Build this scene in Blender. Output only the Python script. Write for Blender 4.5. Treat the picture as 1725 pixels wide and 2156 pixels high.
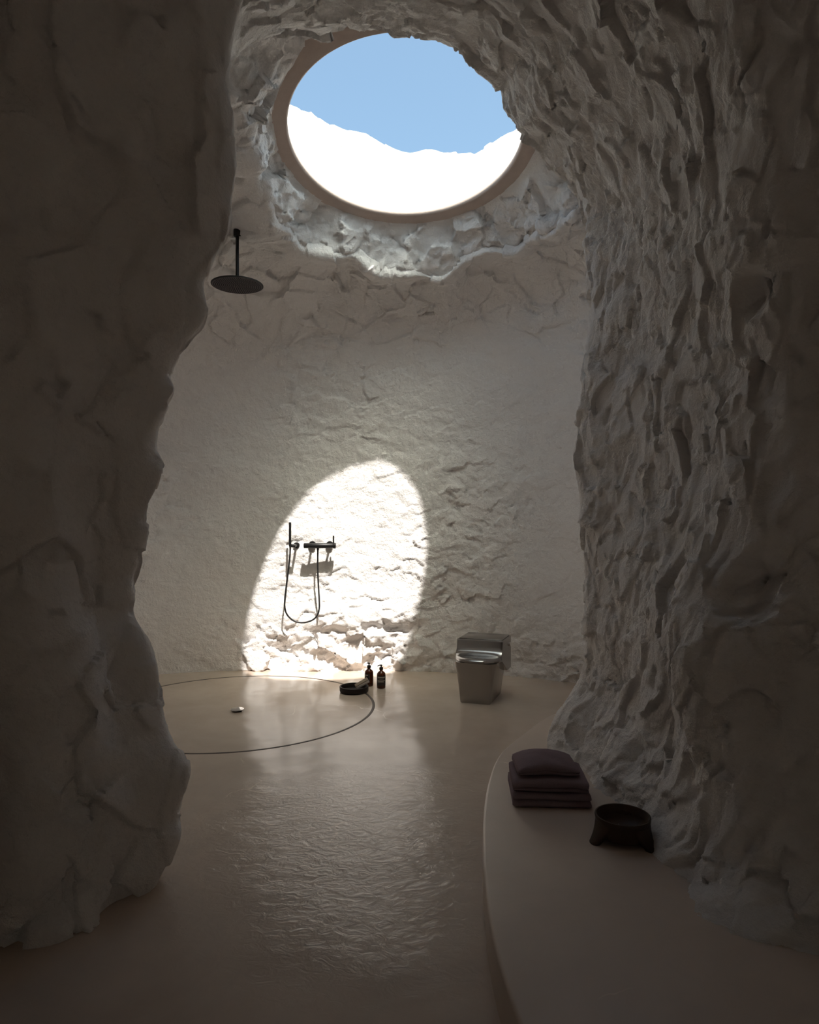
import bpy, bmesh, math
import numpy as np
from mathutils import Vector, Matrix
from mathutils.bvhtree import BVHTree

# ------------------------------------------------------------------ scene, camera, light
for o in list(bpy.data.objects):
    bpy.data.objects.remove(o)
S = bpy.context.scene
COL = S.collection
FPX, CXP, HZ, CAMH = 1437.0, 862.5, 1095.0, 1.40

cam = bpy.data.cameras.new('camera')
cam.sensor_fit = 'VERTICAL'; cam.sensor_height = 36.0; cam.sensor_width = 36.0
cam.lens = 36.0 * FPX / 2156.0
cam.shift_y = (HZ - 1078.0) / 2156.0
cam.clip_start = 0.05
camo = bpy.data.objects.new('camera', cam)
camo.location = (0, 0, CAMH); camo.rotation_euler = (math.pi / 2, 0, 0)
COL.objects.link(camo); S.camera = camo

SUN_DIR = Vector((-0.375, 1.0, -1.86)).normalized()
w = bpy.data.worlds.new('sky'); S.world = w; w.use_nodes = True
wnt = w.node_tree; bg = wnt.nodes['Background']
sky = wnt.nodes.new('ShaderNodeTexSky'); sky.sky_type = 'NISHITA'; sky.sun_disc = False      # clear, slightly dusty sky with its bright part round the sun
sky.sun_elevation = math.asin(-SUN_DIR.z); sky.sun_rotation = math.atan2(-SUN_DIR.x, -SUN_DIR.y)
sky.dust_density = 6.0; sky.air_density = 1.0; sky.ozone_density = 1.0
tint = wnt.nodes.new('ShaderNodeMixRGB'); tint.blend_type = 'MULTIPLY'; tint.inputs['Fac'].default_value = 1.0
tint.inputs['Color2'].default_value = (0.87, 1.01, 0.94, 1)
wnt.links.new(sky.outputs['Color'], tint.inputs['Color1']); wnt.links.new(tint.outputs['Color'], bg.inputs['Color'])
bg.inputs['Strength'].default_value = 0.343

sl = bpy.data.lights.new('sun', 'SUN'); sl.energy = 9.4; sl.angle = math.radians(1.1)
sl.color = (1.0, 0.94, 0.87)
so = bpy.data.objects.new('sun', sl); COL.objects.link(so)
so.location = (3, -4, 12); so.rotation_euler = SUN_DIR.to_track_quat('-Z', 'Y').to_euler()

vs = S.view_settings
vs.view_transform = 'Standard'; vs.look = 'None'; vs.exposure = 0.0; vs.gamma = 1.0
vs.use_curve_mapping = False
S.cycles.max_bounces = 18; S.cycles.diffuse_bounces = 14; S.cycles.glossy_bounces = 6
S.cycles.sample_clamp_indirect = 8.0
S.cycles.caustics_reflective = False; S.cycles.caustics_refractive = False

def P(px, py, Y):
    """a direction in the photograph taken to the depth Y where the thing stands"""
    return np.array(((px - CXP) / FPX * Y, Y, CAMH + (HZ - py) / FPX * Y))

# ------------------------------------------------------------------ noise
def _hash(ix, iy, iz, seed):
    h = (ix.astype(np.uint32) * np.uint32(374761393) + iy.astype(np.uint32) * np.uint32(668265263)
         + iz.astype(np.uint32) * np.uint32(2147483647) + np.uint32((seed * 1274126177) & 0xffffffff))
    h ^= h >> np.uint32(13); h *= np.uint32(1274126177)
    h ^= h >> np.uint32(16); h *= np.uint32(2246822519); h ^= h >> np.uint32(15)
    return h

def vnoise(p, seed=0):
    """gradient noise, about -1..1"""
    i = np.floor(p).astype(np.int64); f = (p - i).astype(np.float32)
    u = f * f * f * (f * (f * 6 - 15) + 10)
    out = np.zeros(len(p), np.float32)
    for dx in (0, 1):
        for dy in (0, 1):
            for dz in (0, 1):
                h = _hash(i[:, 0] + dx, i[:, 1] + dy, i[:, 2] + dz, seed)
                gx = ((h & np.uint32(1023)).astype(np.float32) / 511.5 - 1)
                gy = (((h >> np.uint32(10)) & np.uint32(1023)).astype(np.float32) / 511.5 - 1)
                gz = (((h >> np.uint32(20)) & np.uint32(1023)).astype(np.float32) / 511.5 - 1)
                d = gx * (f[:, 0] - dx) + gy * (f[:, 1] - dy) + gz * (f[:, 2] - dz)
                wgt = ((u[:, 0] if dx else 1 - u[:, 0]) * (u[:, 1] if dy else 1 - u[:, 1])
                       * (u[:, 2] if dz else 1 - u[:, 2]))
                out += d * wgt
    return out * 1.4

def fbm(p, octv=4, seed=0, gain=0.5, lac=2.03, ridged=False):
    a, s, t = 1.0, np.zeros(len(p), np.float32), 0.0
    q = p.copy()
    for k in range(octv):
        n = vnoise(q, seed + k * 17)
        if ridged:
            n = 1 - 2 * np.abs(n)
        s += a * n; t += a; a *= gain; q = q * lac + 11.3
    return s / t

def facets(p, seed=0, tilt=1.0):
    """chipped stone: every cell is a tilted flat chip at its own height"""
    i = np.floor(p).astype(np.int64)
    best = np.full(len(p), 1e9, np.float32); val = np.zeros(len(p), np.float32)
    for dx in (-1, 0, 1):
        for dy in (-1, 0, 1):
            for dz in (-1, 0, 1):
                c = i + np.array((dx, dy, dz))
                h = _hash(c[:, 0], c[:, 1], c[:, 2], seed)
                h2 = _hash(c[:, 0], c[:, 1], c[:, 2], seed + 91)
                fx = c[:, 0] + (h & np.uint32(1023)) / 1023.0
                fy = c[:, 1] + ((h >> np.uint32(10)) & np.uint32(1023)) / 1023.0
                fz = c[:, 2] + ((h >> np.uint32(20)) & np.uint32(1023)) / 1023.0
                ex, ey, ez = p[:, 0] - fx, p[:, 1] - fy, p[:, 2] - fz
                d = ex * ex + ey * ey + ez * ez
                m = d < best
                tx = ((h2 & np.uint32(1023)) / 511.5 - 1); ty = (((h2 >> np.uint32(10)) & np.uint32(1023)) / 511.5 - 1)
                tz = (((h2 >> np.uint32(20)) & np.uint32(1023)) / 511.5 - 1)
                v = ((h >> np.uint32(5)) & np.uint32(255)) / 127.5 - 1 + tilt * (tx * ex + ty * ey + tz * ez) * 1.6
                best = np.where(m, d, best); val = np.where(m, v, val)
    return val.astype(np.float32)

def pits(p, cell, seed, dens=0.4, rad=0.14):
    """sparse small round holes, 0..1"""
    q = p / cell
    i = np.floor(q).astype(np.int64); out = np.zeros(len(p), np.float32)
    for dx in (-1, 0, 1):
        for dy in (-1, 0, 1):
            for dz in (-1, 0, 1):
                c = i + np.array((dx, dy, dz)); h = _hash(c[:, 0], c[:, 1], c[:, 2], seed)
                on = ((h >> np.uint32(3)) & np.uint32(255)) / 255.0 < dens
                fx = c[:, 0] + (h & np.uint32(1023)) / 1023.0
                fy = c[:, 1] + ((h >> np.uint32(10)) & np.uint32(1023)) / 1023.0
                fz = c[:, 2] + ((h >> np.uint32(20)) & np.uint32(1023)) / 1023.0
                r = np.sqrt((q[:, 0] - fx) ** 2 + (q[:, 1] - fy) ** 2 + (q[:, 2] - fz) ** 2)
                out = np.maximum(out, np.where(on, np.clip(1 - r / rad, 0, 1), 0))
    return np.sqrt(out)

# ------------------------------------------------------------------ lofting
def hermite(t, pts, tt):
    """smooth curve through pts (n,k) at parameters t, evaluated at tt"""
    t = np.asarray(t, float); pts = np.asarray(pts, float)
    n = len(t); m = np.zeros_like(pts)
    dt = np.diff(t)
    sl_ = np.diff(pts, axis=0) / dt.reshape((-1,) + (1,) * (pts.ndim - 1))
    m[0], m[-1] = sl_[0], sl_[-1]
    for k in range(1, n - 1):
        wa, wb = dt[k], dt[k - 1]
        m[k] = (sl_[k - 1] * wa + sl_[k] * wb) / (wa + wb)
    i = np.clip(np.searchsorted(t, tt, side='right') - 1, 0, n - 2)
    h = dt[i]; s = (tt - t[i]) / h
    sh = (-1,) + (1,) * (pts.ndim - 1)
    s_, h_ = s.reshape(sh), h.reshape(sh)
    return ((2 * s_**3 - 3 * s_**2 + 1) * pts[i] + (s_**3 - 2 * s_**2 + s_) * h_ * m[i]
            + (-2 * s_**3 + 3 * s_**2) * pts[i + 1] + (s_**3 - s_**2) * h_ * m[i + 1])

def loft(net, steps_r, steps_c):
    """net (R,C,3) -> dense grid; steps = grid spacing for each interval (scalar or list)"""
    net = np.asarray(net, float)
    def params(axis, steps):
        d = np.linalg.norm(np.diff(net, axis=axis), axis=2).mean(axis=1 - axis)
        d = np.maximum(d, 1e-3)
        t = np.concatenate(([0], np.cumsum(d)))
        if np.isscalar(steps): steps = [steps] * len(d)
        tt = [np.linspace(t[k], t[k + 1], max(2, int(math.ceil(d[k] / steps[k])) + 1))[:-1] for k in range(len(d))]
        return t, np.concatenate(tt + [[t[-1]]])
    tr, rr = params(0, steps_r); tc, cc = params(1, steps_c)
    a = hermite(tr, net, rr)
    b = hermite(tc, np.swapaxes(a, 0, 1), cc)
    return np.swapaxes(b, 0, 1)

def grid_normals(g, toward):
    du = np.gradient(g, axis=0); dv = np.gradient(g, axis=1)
    n = np.cross(du, dv); n /= np.linalg.norm(n, axis=2, keepdims=True) + 1e-9
    if np.sum(n * (np.asarray(toward) - g)) < 0: n = -n
    return n

def grid_object(name, g, material, parent=None, wrap=False, flip=False, kind=None):
    R, C = g.shape[:2]
    idx = np.arange(R * C).reshape(R, C)
    if wrap:
        idx = np.concatenate((idx, idx[:, :1]), axis=1)
    a, b, c, d = idx[:-1, :-1], idx[:-1, 1:], idx[1:, 1:], idx[1:, :-1]
    q = np.stack((a, d, c, b) if flip else (a, b, c, d), axis=-1).reshape(-1, 4)
    me = bpy.data.meshes.new(name)
    me.vertices.add(R * C); me.vertices.foreach_set('co', g.reshape(-1).astype(np.float32))
    me.loops.add(q.size); me.loops.foreach_set('vertex_index', q.reshape(-1).astype(np.int32))
    me.polygons.add(len(q))
    me.polygons.foreach_set('loop_start', np.arange(0, q.size, 4, dtype=np.int32))
    me.polygons.foreach_set('use_smooth', np.ones(len(q), bool))
    me.update(calc_edges=True)
    me.materials.append(material)
    o = bpy.data.objects.new(name, me); COL.objects.link(o)
    if parent: o.parent = parent
    if kind: o['kind'] = kind
    return o

def smooth1(a, k):
    r = np.array(a, float)
    for _ in range(k):
        p = np.pad(r, 1, mode='edge'); r = (p[:-2] + 2 * p[1:-1] + p[2:]) / 4
    return r

def sstep(a, b, x):
    t = np.clip((x - a) / (b - a), 0, 1); return t * t * (3 - 2 * t)

# ------------------------------------------------------------------ materials
def new_mat(name):
    m = bpy.data.materials.new(name); m.use_nodes = True
    nt = m.node_tree; b = nt.nodes['Principled BSDF']
    return m, nt, b

def N(nt, typ, **kw):
    n = nt.nodes.new(typ)
    for k, v in kw.items():
        if k in n.inputs: n.inputs[k].default_value = v
        else: setattr(n, k, v)
    return n

def rock_mat(name, c1, c2, c3, bump=0.010, scale=1.0, chips=0.0):
    m, nt, b = new_mat(name); L = nt.links.new
    tc = N(nt, 'ShaderNodeTexCoord')
    n1 = N(nt, 'ShaderNodeTexNoise', Scale=1.3 * scale, Detail=5.0, Roughness=0.6)
    n2 = N(nt, 'ShaderNodeTexNoise', Scale=9.0 * scale, Detail=6.0, Roughness=0.65)
    L(tc.outputs['Object'], n1.inputs['Vector']); L(tc.outputs['Object'], n2.inputs['Vector'])
    r1 = N(nt, 'ShaderNodeValToRGB'); r1.color_ramp.elements[0].position = 0.38; r1.color_ramp.elements[1].position = 0.62
    r1.color_ramp.elements[0].color = (*c1, 1); r1.color_ramp.elements[1].color = (*c2, 1)
    L(n1.outputs['Fac'], r1.inputs['Fac'])
    r2 = N(nt, 'ShaderNodeValToRGB'); r2.color_ramp.elements[0].position = 0.5; r2.color_ramp.elements[1].position = 0.72
    r2.color_ramp.elements[0].color = (0, 0, 0, 1); r2.color_ramp.elements[1].color = (0.6, 0.6, 0.6, 1)
    L(n2.outputs['Fac'], r2.inputs['Fac'])
    mx = N(nt, 'ShaderNodeMixRGB'); mx.inputs['Color2'].default_value = (*c3, 1)
    L(r2.outputs['Color'], mx.inputs['Fac']); L(r1.outputs['Color'], mx.inputs['Color1'])
    L(mx.outputs['Color'], b.inputs['Base Color'])
    b.inputs['Roughness'].default_value = 0.92
    b.inputs['Specular IOR Level'].default_value = 0.2
    n3 = N(nt, 'ShaderNodeTexNoise', Scale=42.0 * scale, Detail=8.0, Roughness=0.7)
    n4 = N(nt, 'ShaderNodeTexNoise', Scale=11.0 * scale, Detail=5.0, Roughness=0.55, Distortion=0.2)
    L(tc.outputs['Object'], n3.inputs['Vector']); L(tc.outputs['Object'], n4.inputs['Vector'])
    ad = N(nt, 'ShaderNodeMath', operation='MULTIPLY_ADD'); ad.inputs[1].default_value = 1.3
    L(n4.outputs['Fac'], ad.inputs[0]); L(n3.outputs['Fac'], ad.inputs[2])
    bp = N(nt, 'ShaderNodeBump', Strength=1.0, Distance=bump)
    L(ad.outputs[0], bp.inputs['Height'])
    if chips:      # flaked plaster: every small cell lies at its own height
        nd = N(nt, 'ShaderNodeTexNoise', Scale=7.0, Detail=4.0, Roughness=0.6); L(tc.outputs['Object'], nd.inputs['Vector'])
        sc = N(nt, 'ShaderNodeVectorMath', operation='SCALE'); sc.inputs['Scale'].default_value = 0.20
        L(nd.outputs['Color'], sc.inputs[0])
        av = N(nt, 'ShaderNodeVectorMath', operation='ADD'); L(tc.outputs['Object'], av.inputs[0]); L(sc.outputs[0], av.inputs[1])
        mp = N(nt, 'ShaderNodeMapping'); mp.inputs['Scale'].default_value = (1, 1, 1.7); L(av.outputs[0], mp.inputs['Vector'])
        vo = N(nt, 'ShaderNodeTexVoronoi', feature='F1', Scale=27.0); L(mp.outputs['Vector'], vo.inputs['Vector'])
        sx = N(nt, 'ShaderNodeSeparateColor'); L(vo.outputs['Color'], sx.inputs['Color'])
        np_ = N(nt, 'ShaderNodeTexNoise', Scale=1.7, Detail=3.0); L(tc.outputs['Object'], np_.inputs['Vector'])
        rp = N(nt, 'ShaderNodeMapRange'); rp.inputs['From Min'].default_value = 0.40; rp.inputs['From Max'].default_value = 0.62
        rp.inputs['To Min'].default_value = 0.15; L(np_.outputs['Fac'], rp.inputs['Value'])
        ml = N(nt, 'ShaderNodeMath', operation='MULTIPLY'); L(sx.outputs[0], ml.inputs[0]); L(rp.outputs['Result'], ml.inputs[1])
        bc = N(nt, 'ShaderNodeBump', Strength=1.0, Distance=chips); L(ml.outputs[0], bc.inputs['Height'])
        L(bc.outputs['Normal'], bp.inputs['Normal'])
    L(bp.outputs['Normal'], b.inputs['Normal'])
    return m

M_ROCK = rock_mat('limestone_white', (0.885, 0.86, 0.845), (0.91, 0.89, 0.875), (0.83, 0.80, 0.785), bump=0.012, chips=0.008)
M_ROCKR = rock_mat('limestone_rough', (0.86, 0.83, 0.80), (0.89, 0.86, 0.835), (0.79, 0.755, 0.725), bump=0.018, chips=0.007)
M_ROCKL = rock_mat('limestone_soft', (0.86, 0.83, 0.805), (0.89, 0.86, 0.835), (0.77, 0.735, 0.715), bump=0.013, chips=0.005)
M_OUT = rock_mat('limestone_bleached', (0.80, 0.78, 0.74), (0.82, 0.80, 0.77), (0.76, 0.73, 0.69), bump=0.01)

def simple_mat(name, col, rough=0.5, metal=0.0, spec=0.5, bump=None, coat=0.0, var=0.0, vscale=20.0):
    m, nt, b = new_mat(name); L = nt.links.new
    b.inputs['Base Color'].default_value = (*col, 1)
    b.inputs['Roughness'].default_value = rough; b.inputs['Metallic'].default_value = metal
    b.inputs['Specular IOR Level'].default_value = spec; b.inputs['Coat Weight'].default_value = coat
    tc = N(nt, 'ShaderNodeTexCoord')
    if var:
        n = N(nt, 'ShaderNodeTexNoise', Scale=vscale, Detail=4.0); L(tc.outputs['Object'], n.inputs['Vector'])
        r = N(nt, 'ShaderNodeValToRGB')
        r.color_ramp.elements[0].color = (*[c * (1 - var) for c in col], 1)
        r.color_ramp.elements[1].color = (*[min(1, c * (1 + var)) for c in col], 1)
        L(n.outputs['Fac'], r.inputs['Fac']); L(r.outputs['Color'], b.inputs['Base Color'])
    if bump:
        n = N(nt, 'ShaderNodeTexNoise', Scale=bump[0], Detail=4.0); L(tc.outputs['Object'], n.inputs['Vector'])
        bp = N(nt, 'ShaderNodeBump', Strength=1.0, Distance=bump[1])
        L(n.outputs['Fac'], bp.inputs['Height']); L(bp.outputs['Normal'], b.inputs['Normal'])
    return m

def floor_mat(name, rippled=True):
    m, nt, b = new_mat(name); L = nt.links.new
    tc = N(nt, 'ShaderNodeTexCoord')
    n1 = N(nt, 'ShaderNodeTexNoise', Scale=1.1, Detail=6.0, Roughness=0.6, Distortion=0.4)
    L(tc.outputs['Object'], n1.inputs['Vector'])
    r = N(nt, 'ShaderNodeValToRGB'); e = r.color_ramp.elements
    e[0].position = 0.36; e[1].position = 0.66
    e[0].color = (0.46, 0.375, 0.31, 1); e[1].color = (0.56, 0.465, 0.385, 1)
    L(n1.outputs['Fac'], r.inputs['Fac'])
    dn = N(nt, 'ShaderNodeTexNoise', Scale=2.5, Detail=4.0); L(tc.outputs['Object'], dn.inputs['Vector'])
    ds = N(nt, 'ShaderNodeVectorMath', operation='SCALE'); ds.inputs['Scale'].default_value = 0.5; L(dn.outputs['Color'], ds.inputs[0])
    da = N(nt, 'ShaderNodeVectorMath', operation='ADD'); L(tc.outputs['Object'], da.inputs[0]); L(ds.outputs[0], da.inputs[1])
    ve = N(nt, 'ShaderNodeTexVoronoi', feature='DISTANCE_TO_EDGE', Scale=1.3); L(da.outputs[0], ve.inputs['Vector'])
    lt = N(nt, 'ShaderNodeMapRange'); lt.inputs['From Min'].default_value = 0.0; lt.inputs['From Max'].default_value = 0.006
    lt.inputs['To Min'].default_value = 1.0; lt.inputs['To Max'].default_value = 0.0; L(ve.outputs['Distance'], lt.inputs['Value'])
    mk = N(nt, 'ShaderNodeTexNoise', Scale=1.9, Detail=2.0); L(da.outputs[0], mk.inputs['Vector'])
    mr = N(nt, 'ShaderNodeMapRange'); mr.inputs['From Min'].default_value = 0.58; mr.inputs['From Max'].default_value = 0.66; L(mk.outputs['Fac'], mr.inputs['Value'])
    mm = N(nt, 'ShaderNodeMath', operation='MULTIPLY'); L(lt.outputs['Result'], mm.inputs[0]); L(mr.outputs['Result'], mm.inputs[1])
    cm = N(nt, 'ShaderNodeMixRGB'); cm.inputs['Color2'].default_value = (0.72, 0.60, 0.50, 1)
    L(mm.outputs[0], cm.inputs['Fac']); L(r.outputs['Color'], cm.inputs['Color1']); L(cm.outputs['Color'], b.inputs['Base Color'])
    n2 = N(nt, 'ShaderNodeTexNoise', Scale=3.0, Detail=5.0); L(tc.outputs['Object'], n2.inputs['Vector'])
    rr = N(nt, 'ShaderNodeMapRange'); rr.inputs['To Min'].default_value = 0.10 if rippled else 0.34
    rr.inputs['To Max'].default_value = 0.24 if rippled else 0.5
    L(n2.outputs['Fac'], rr.inputs['Value']); L(rr.outputs['Result'], b.inputs['Roughness'])
    b.inputs['Specular IOR Level'].default_value = 0.5
    # trowel ripples
    mp = N(nt, 'ShaderNodeMapping'); mp.inputs['Scale'].default_value = (1.0, 1.35, 1.0); mp.inputs['Rotation'].default_value = (0, 0, 0.25)
    L(tc.outputs['Object'], mp.inputs['Vector'])
    n3 = N(nt, 'ShaderNodeTexNoise', Scale=15.0, Detail=6.0, Roughness=0.58, Distortion=1.4); L(mp.outputs['Vector'], n3.inputs['Vector'])
    n4 = N(nt, 'ShaderNodeTexNoise', Scale=2.2, Detail=2.0); L(tc.outputs['Object'], n4.inputs['Vector'])
    n5 = N(nt, 'ShaderNodeTexNoise', Scale=1.6, Detail=3.0); 
    mo = N(nt, 'ShaderNodeMapping'); mo.inputs['Location'].default_value = (3.1, 7.7, 0); L(tc.outputs['Object'], mo.inputs['Vector'])
    L(mo.outputs['Vector'], n5.inputs['Vector'])
    # the roughly trowelled patch in the middle of the passage
    sub = N(nt, 'ShaderNodeVectorMath', operation='DISTANCE'); sub.inputs[1].default_value = (-0.10, 2.95, 0)
    L(tc.outputs['Object'], sub.inputs[0])
    pm = N(nt, 'ShaderNodeMapRange'); pm.inputs['From Min'].default_value = 1.15; pm.inputs['From Max'].default_value = 0.25
    pm.inputs['To Min'].default_value = 0.06; pm.inputs['To Max'].default_value = 1.0
    L(sub.outputs['Value'], pm.inputs['Value'])
    pk = N(nt, 'ShaderNodeMath', operation='MULTIPLY'); L(pm.outputs['Result'], pk.inputs[0]); L(n5.outputs['Fac'], pk.inputs[1])
    hm = N(nt, 'ShaderNodeMath', operation='MULTIPLY'); L(pk.outputs[0], hm.inputs[0]); L(n3.outputs['Fac'], hm.inputs[1])
    add = N(nt, 'ShaderNodeMath', operation='MULTIPLY_ADD'); add.inputs[1].default_value = 1.2
    L(n4.outputs['Fac'], add.inputs[0]); L(hm.outputs[0], add.inputs[2])
    bp = N(nt, 'ShaderNodeBump', Strength=1.0, Distance=0.0095 if rippled else 0.003)
    L(add.outputs[0], bp.inputs['Height']); L(bp.outputs['Normal'], b.inputs['Normal'])
    return m

M_FLOOR = floor_mat('polished_screed'); M_PLAT = floor_mat('matt_screed', False)
M_RING = simple_mat('smooth_plaster', (0.50, 0.41, 0.36), 0.8, bump=(40, 0.002), var=0.08)
M_BLACK = simple_mat('black_metal', (0.008, 0.0075, 0.0075), 0.42, 0.0, 0.3)
M_BLACKR = simple_mat('black_rubber', (0.010, 0.009, 0.009), 0.5)
M_NOZ = simple_mat('nozzle_plate', (0.075, 0.062, 0.066), 0.5, 0.2)
M_CHROME = simple_mat('chrome', (0.85, 0.82, 0.80), 0.08, 1.0)
M_STEEL = simple_mat('brushed_steel', (0.35, 0.335, 0.32), 0.2, 1.0, bump=(60, 0.0002))
M_SEAM = simple_mat('dark_seam', (0.05, 0.032, 0.024), 0.6)
M_TOWEL = simple_mat('plum_terry', (0.23, 0.172, 0.185), 0.95, 0, 0.1, bump=(420, 0.0022), var=0.25, vscale=300)
M_WOOD = simple_mat('dark_wood', (0.040, 0.022, 0.013), 0.5, 0.0, 0.3, bump=(60, 0.0012), var=0.5, vscale=14)
M_TRAY = simple_mat('dark_stone', (0.012, 0.008, 0.0075), 0.55, 0.0, 0.25, bump=(80, 0.0006), var=0.3)
M_BLOCK = simple_mat('ribbed_block', (0.30, 0.24, 0.19), 0.8, bump=(90, 0.001), var=0.2)
M_BLOCK2 = simple_mat('ribbed_block_pale', (0.40, 0.35, 0.33), 0.8, var=0.15)
M_LABEL = simple_mat('label_dark', (0.02, 0.015, 0.014), 0.6)
M_PRINT = simple_mat('label_print', (0.42, 0.38, 0.35), 0.7)
M_ASH = simple_mat('pale_cone', (0.16, 0.13, 0.11), 0.9)
M_AMBER, _nt, _b = new_mat('amber_glass')
_b.inputs['Base Color'].default_value = (0.22, 0.045, 0.012, 1); _b.inputs['Roughness'].default_value = 0.06
_b.inputs['Transmission Weight'].default_value = 0.75; _b.inputs['IOR'].default_value = 1.48
M_LIQ = simple_mat('brown_liquid', (0.016, 0.006, 0.004), 0.25)

# ------------------------------------------------------------------ skylight plane
RC = np.array((-0.025, 4.51, 3.911)); RR = 0.770
def ringz(Y): return 4.813 - 0.2 * Y

# ------------------------------------------------------------------ rock: chamber wall
plan = [(-2.55, 2.9), (-2.95, 3.7), (-3.0, 4.6), (-2.85, 5.45), (-2.4, 6.05), (-1.75, 6.27), (-1.0, 6.29), (-0.2, 6.27), (0.5, 6.20),
        (1.0, 6.06), (1.40, 5.82), (1.66, 5.40), (1.72, 4.85), (1.60, 4.35), (1.30, 4.0), (1.5, 3.4)]
LIP = [(-60, 1.05, 3.95), (-30, 1.15, 3.75), (0, 1.16, 3.62), (25, 1.17, 3.56), (45, 1.17, 3.52), (60, 1.05, 3.47), (75, 1.03, 3.44), (90, 1.02, 3.42), (105, 1.02, 3.43),
       (120, 1.03, 3.46), (140, 1.05, 3.55), (160, 1.0, 3.63), (180, 0.98, 3.70), (205, 1.0, 3.84), (230, 1.0, 3.95), (270, 1.0, 4.1), (300, 1.05, 3.95), (330, 1.15, 3.75)]
def lip(ang):
    a = (ang + 60) % 360 - 60
    A = np.array([l[0] for l in LIP]); r = np.interp(a, A, [l[1] for l in LIP]); z = np.interp(a, A, [l[2] for l in LIP])
    if a > 330: r, z = 1.15, 3.75
    t = math.radians(ang)
    r += 0.030 * math.sin(5 * t + 1.0) + 0.022 * math.sin(11 * t + 0.3) + 0.014 * math.sin(19 * t)
    z += 0.035 * math.sin(6 * t + 2.2) + 0.025 * math.sin(13 * t + 0.5) + 0.014 * math.sin(23 * t)
    return np.array((RC[0] + r * math.cos(math.radians(a)), RC[1] + r * math.sin(math.radians(a)), z))
pl = np.array(plan); ptt = np.concatenate(([0], np.cumsum(np.linalg.norm(np.diff(pl, axis=0), axis=1))))
plan = hermite(ptt, pl, np.linspace(0, ptt[-1], 90))
net = []
for (x, y) in plan:
    ang = math.degrees(math.atan2(y - RC[1], x - RC[0]))
    l = lip(ang); col = []
    for (z, t) in [(-0.06, -0.035), (0.25, -0.01), (0.7, 0), (1.2, 0.005), (1.7, 0.0), (2.2, 0.01), (2.6, 0.07), (2.95, 0.20), (3.22, 0.42), (3.40, 0.70)]:
        zz = z if z < 2.3 else 2.2 + (z - 2.2) * (l[2] - 2.2) / 1.22
        col.append((x + (l[0] - x) * t, y + (l[1] - y) * t, zz))
    col.append(tuple(l)); col.append((l[0] + (RC[0] - l[0]) * -0.02, l[1] + (RC[1] - l[1]) * -0.02, l[2] + 0.05))
    net.append(col)
net = np.swapaxes(np.array(net), 0, 1)
g = loft(net, [0.012] * 6 + [0.014] * 5, [0.012 if (y > 5.6 and abs(x) < 2.7) else (0.016 if y > 4.9 else 0.04) for x, y in plan[:-1]])
nrm = grid_normals(g, (0, 4.5, 1.5)); q = g.reshape(-1, 3)
wq = q + 0.10 * np.stack([fbm(q * 2.5, 3, s) for s in (1, 2, 3)], 1)
z = q[:, 2]; X = q[:, 0]
d = 0.055 * fbm(q * 0.9, 3, 5)
patchy = sstep(-0.25, 0.35, vnoise(q * 0.8 + 4, 8))
d += (0.003 + 0.0065 * patchy) * facets(wq * np.array((5.0, 5.0, 7.5)), 31, 0.9)
d += 0.0055 * facets(wq * np.array((11.0, 11.0, 15.0)), 32, 0.9) * (0.35 + 0.65 * patchy)
d += 0.009 * fbm(q * 9, 4, 40) * (0.5 + 0.5 * patchy)
# broken stones along the foot of the wall
foot = sstep(0.52, 0.10, z + 0.22 * vnoise(q * 1.7, 61)) * sstep(-1.75, -1.3, X) * (0.45 + 0.55 * sstep(0.5, -0.1, X))
wf = q + 0.03 * np.stack([fbm(q * 6, 2, s) for s in (71, 72, 73)], 1)
d += foot * (0.032 * facets(wf * np.array((4.5, 4.5, 6.0)), 81, 1.3) + 0.008 * facets(wf * 14, 82, 1.0) - 0.02)
ledge = sstep(0.40, 0.47, z + 0.09 * vnoise(q * np.array((4.0, 4.0, 1.0)), 63)) * sstep(0.85, 0.5, z) * sstep(-1.0, -0.8, X) * sstep(0.3, -0.1, X)
d += 0.035 * ledge
# upper cove is rougher near the mouth of the skylight
d += 0.016 * sstep(2.7, 3.3, z) * facets(wq * 5, 83, 1.0)
d -= 0.02 * pits(q, 0.35, 7, 0.4, 0.07)
# shallow scoops in the plaster
for (px, py, rx, rz, dp) in [(675, 717, 0.21, 0.05, 0.035), (845, 682, 0.14, 0.045, 0.03)]:
    c = P(px, py, 6.2)
    d -= dp * np.clip(1 - ((wq[:, 0] - c[0]) / rx) ** 2 - ((wq[:, 2] - c[2]) / rz) ** 2, 0, 1) * (q[:, 1] > 5)
g2 = (q + nrm.reshape(-1, 3) * d[:, None]).reshape(g.shape)
wall_back = grid_object('wall_back', g2, M_ROCK, kind='structure')
BV_BACK = None

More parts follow.
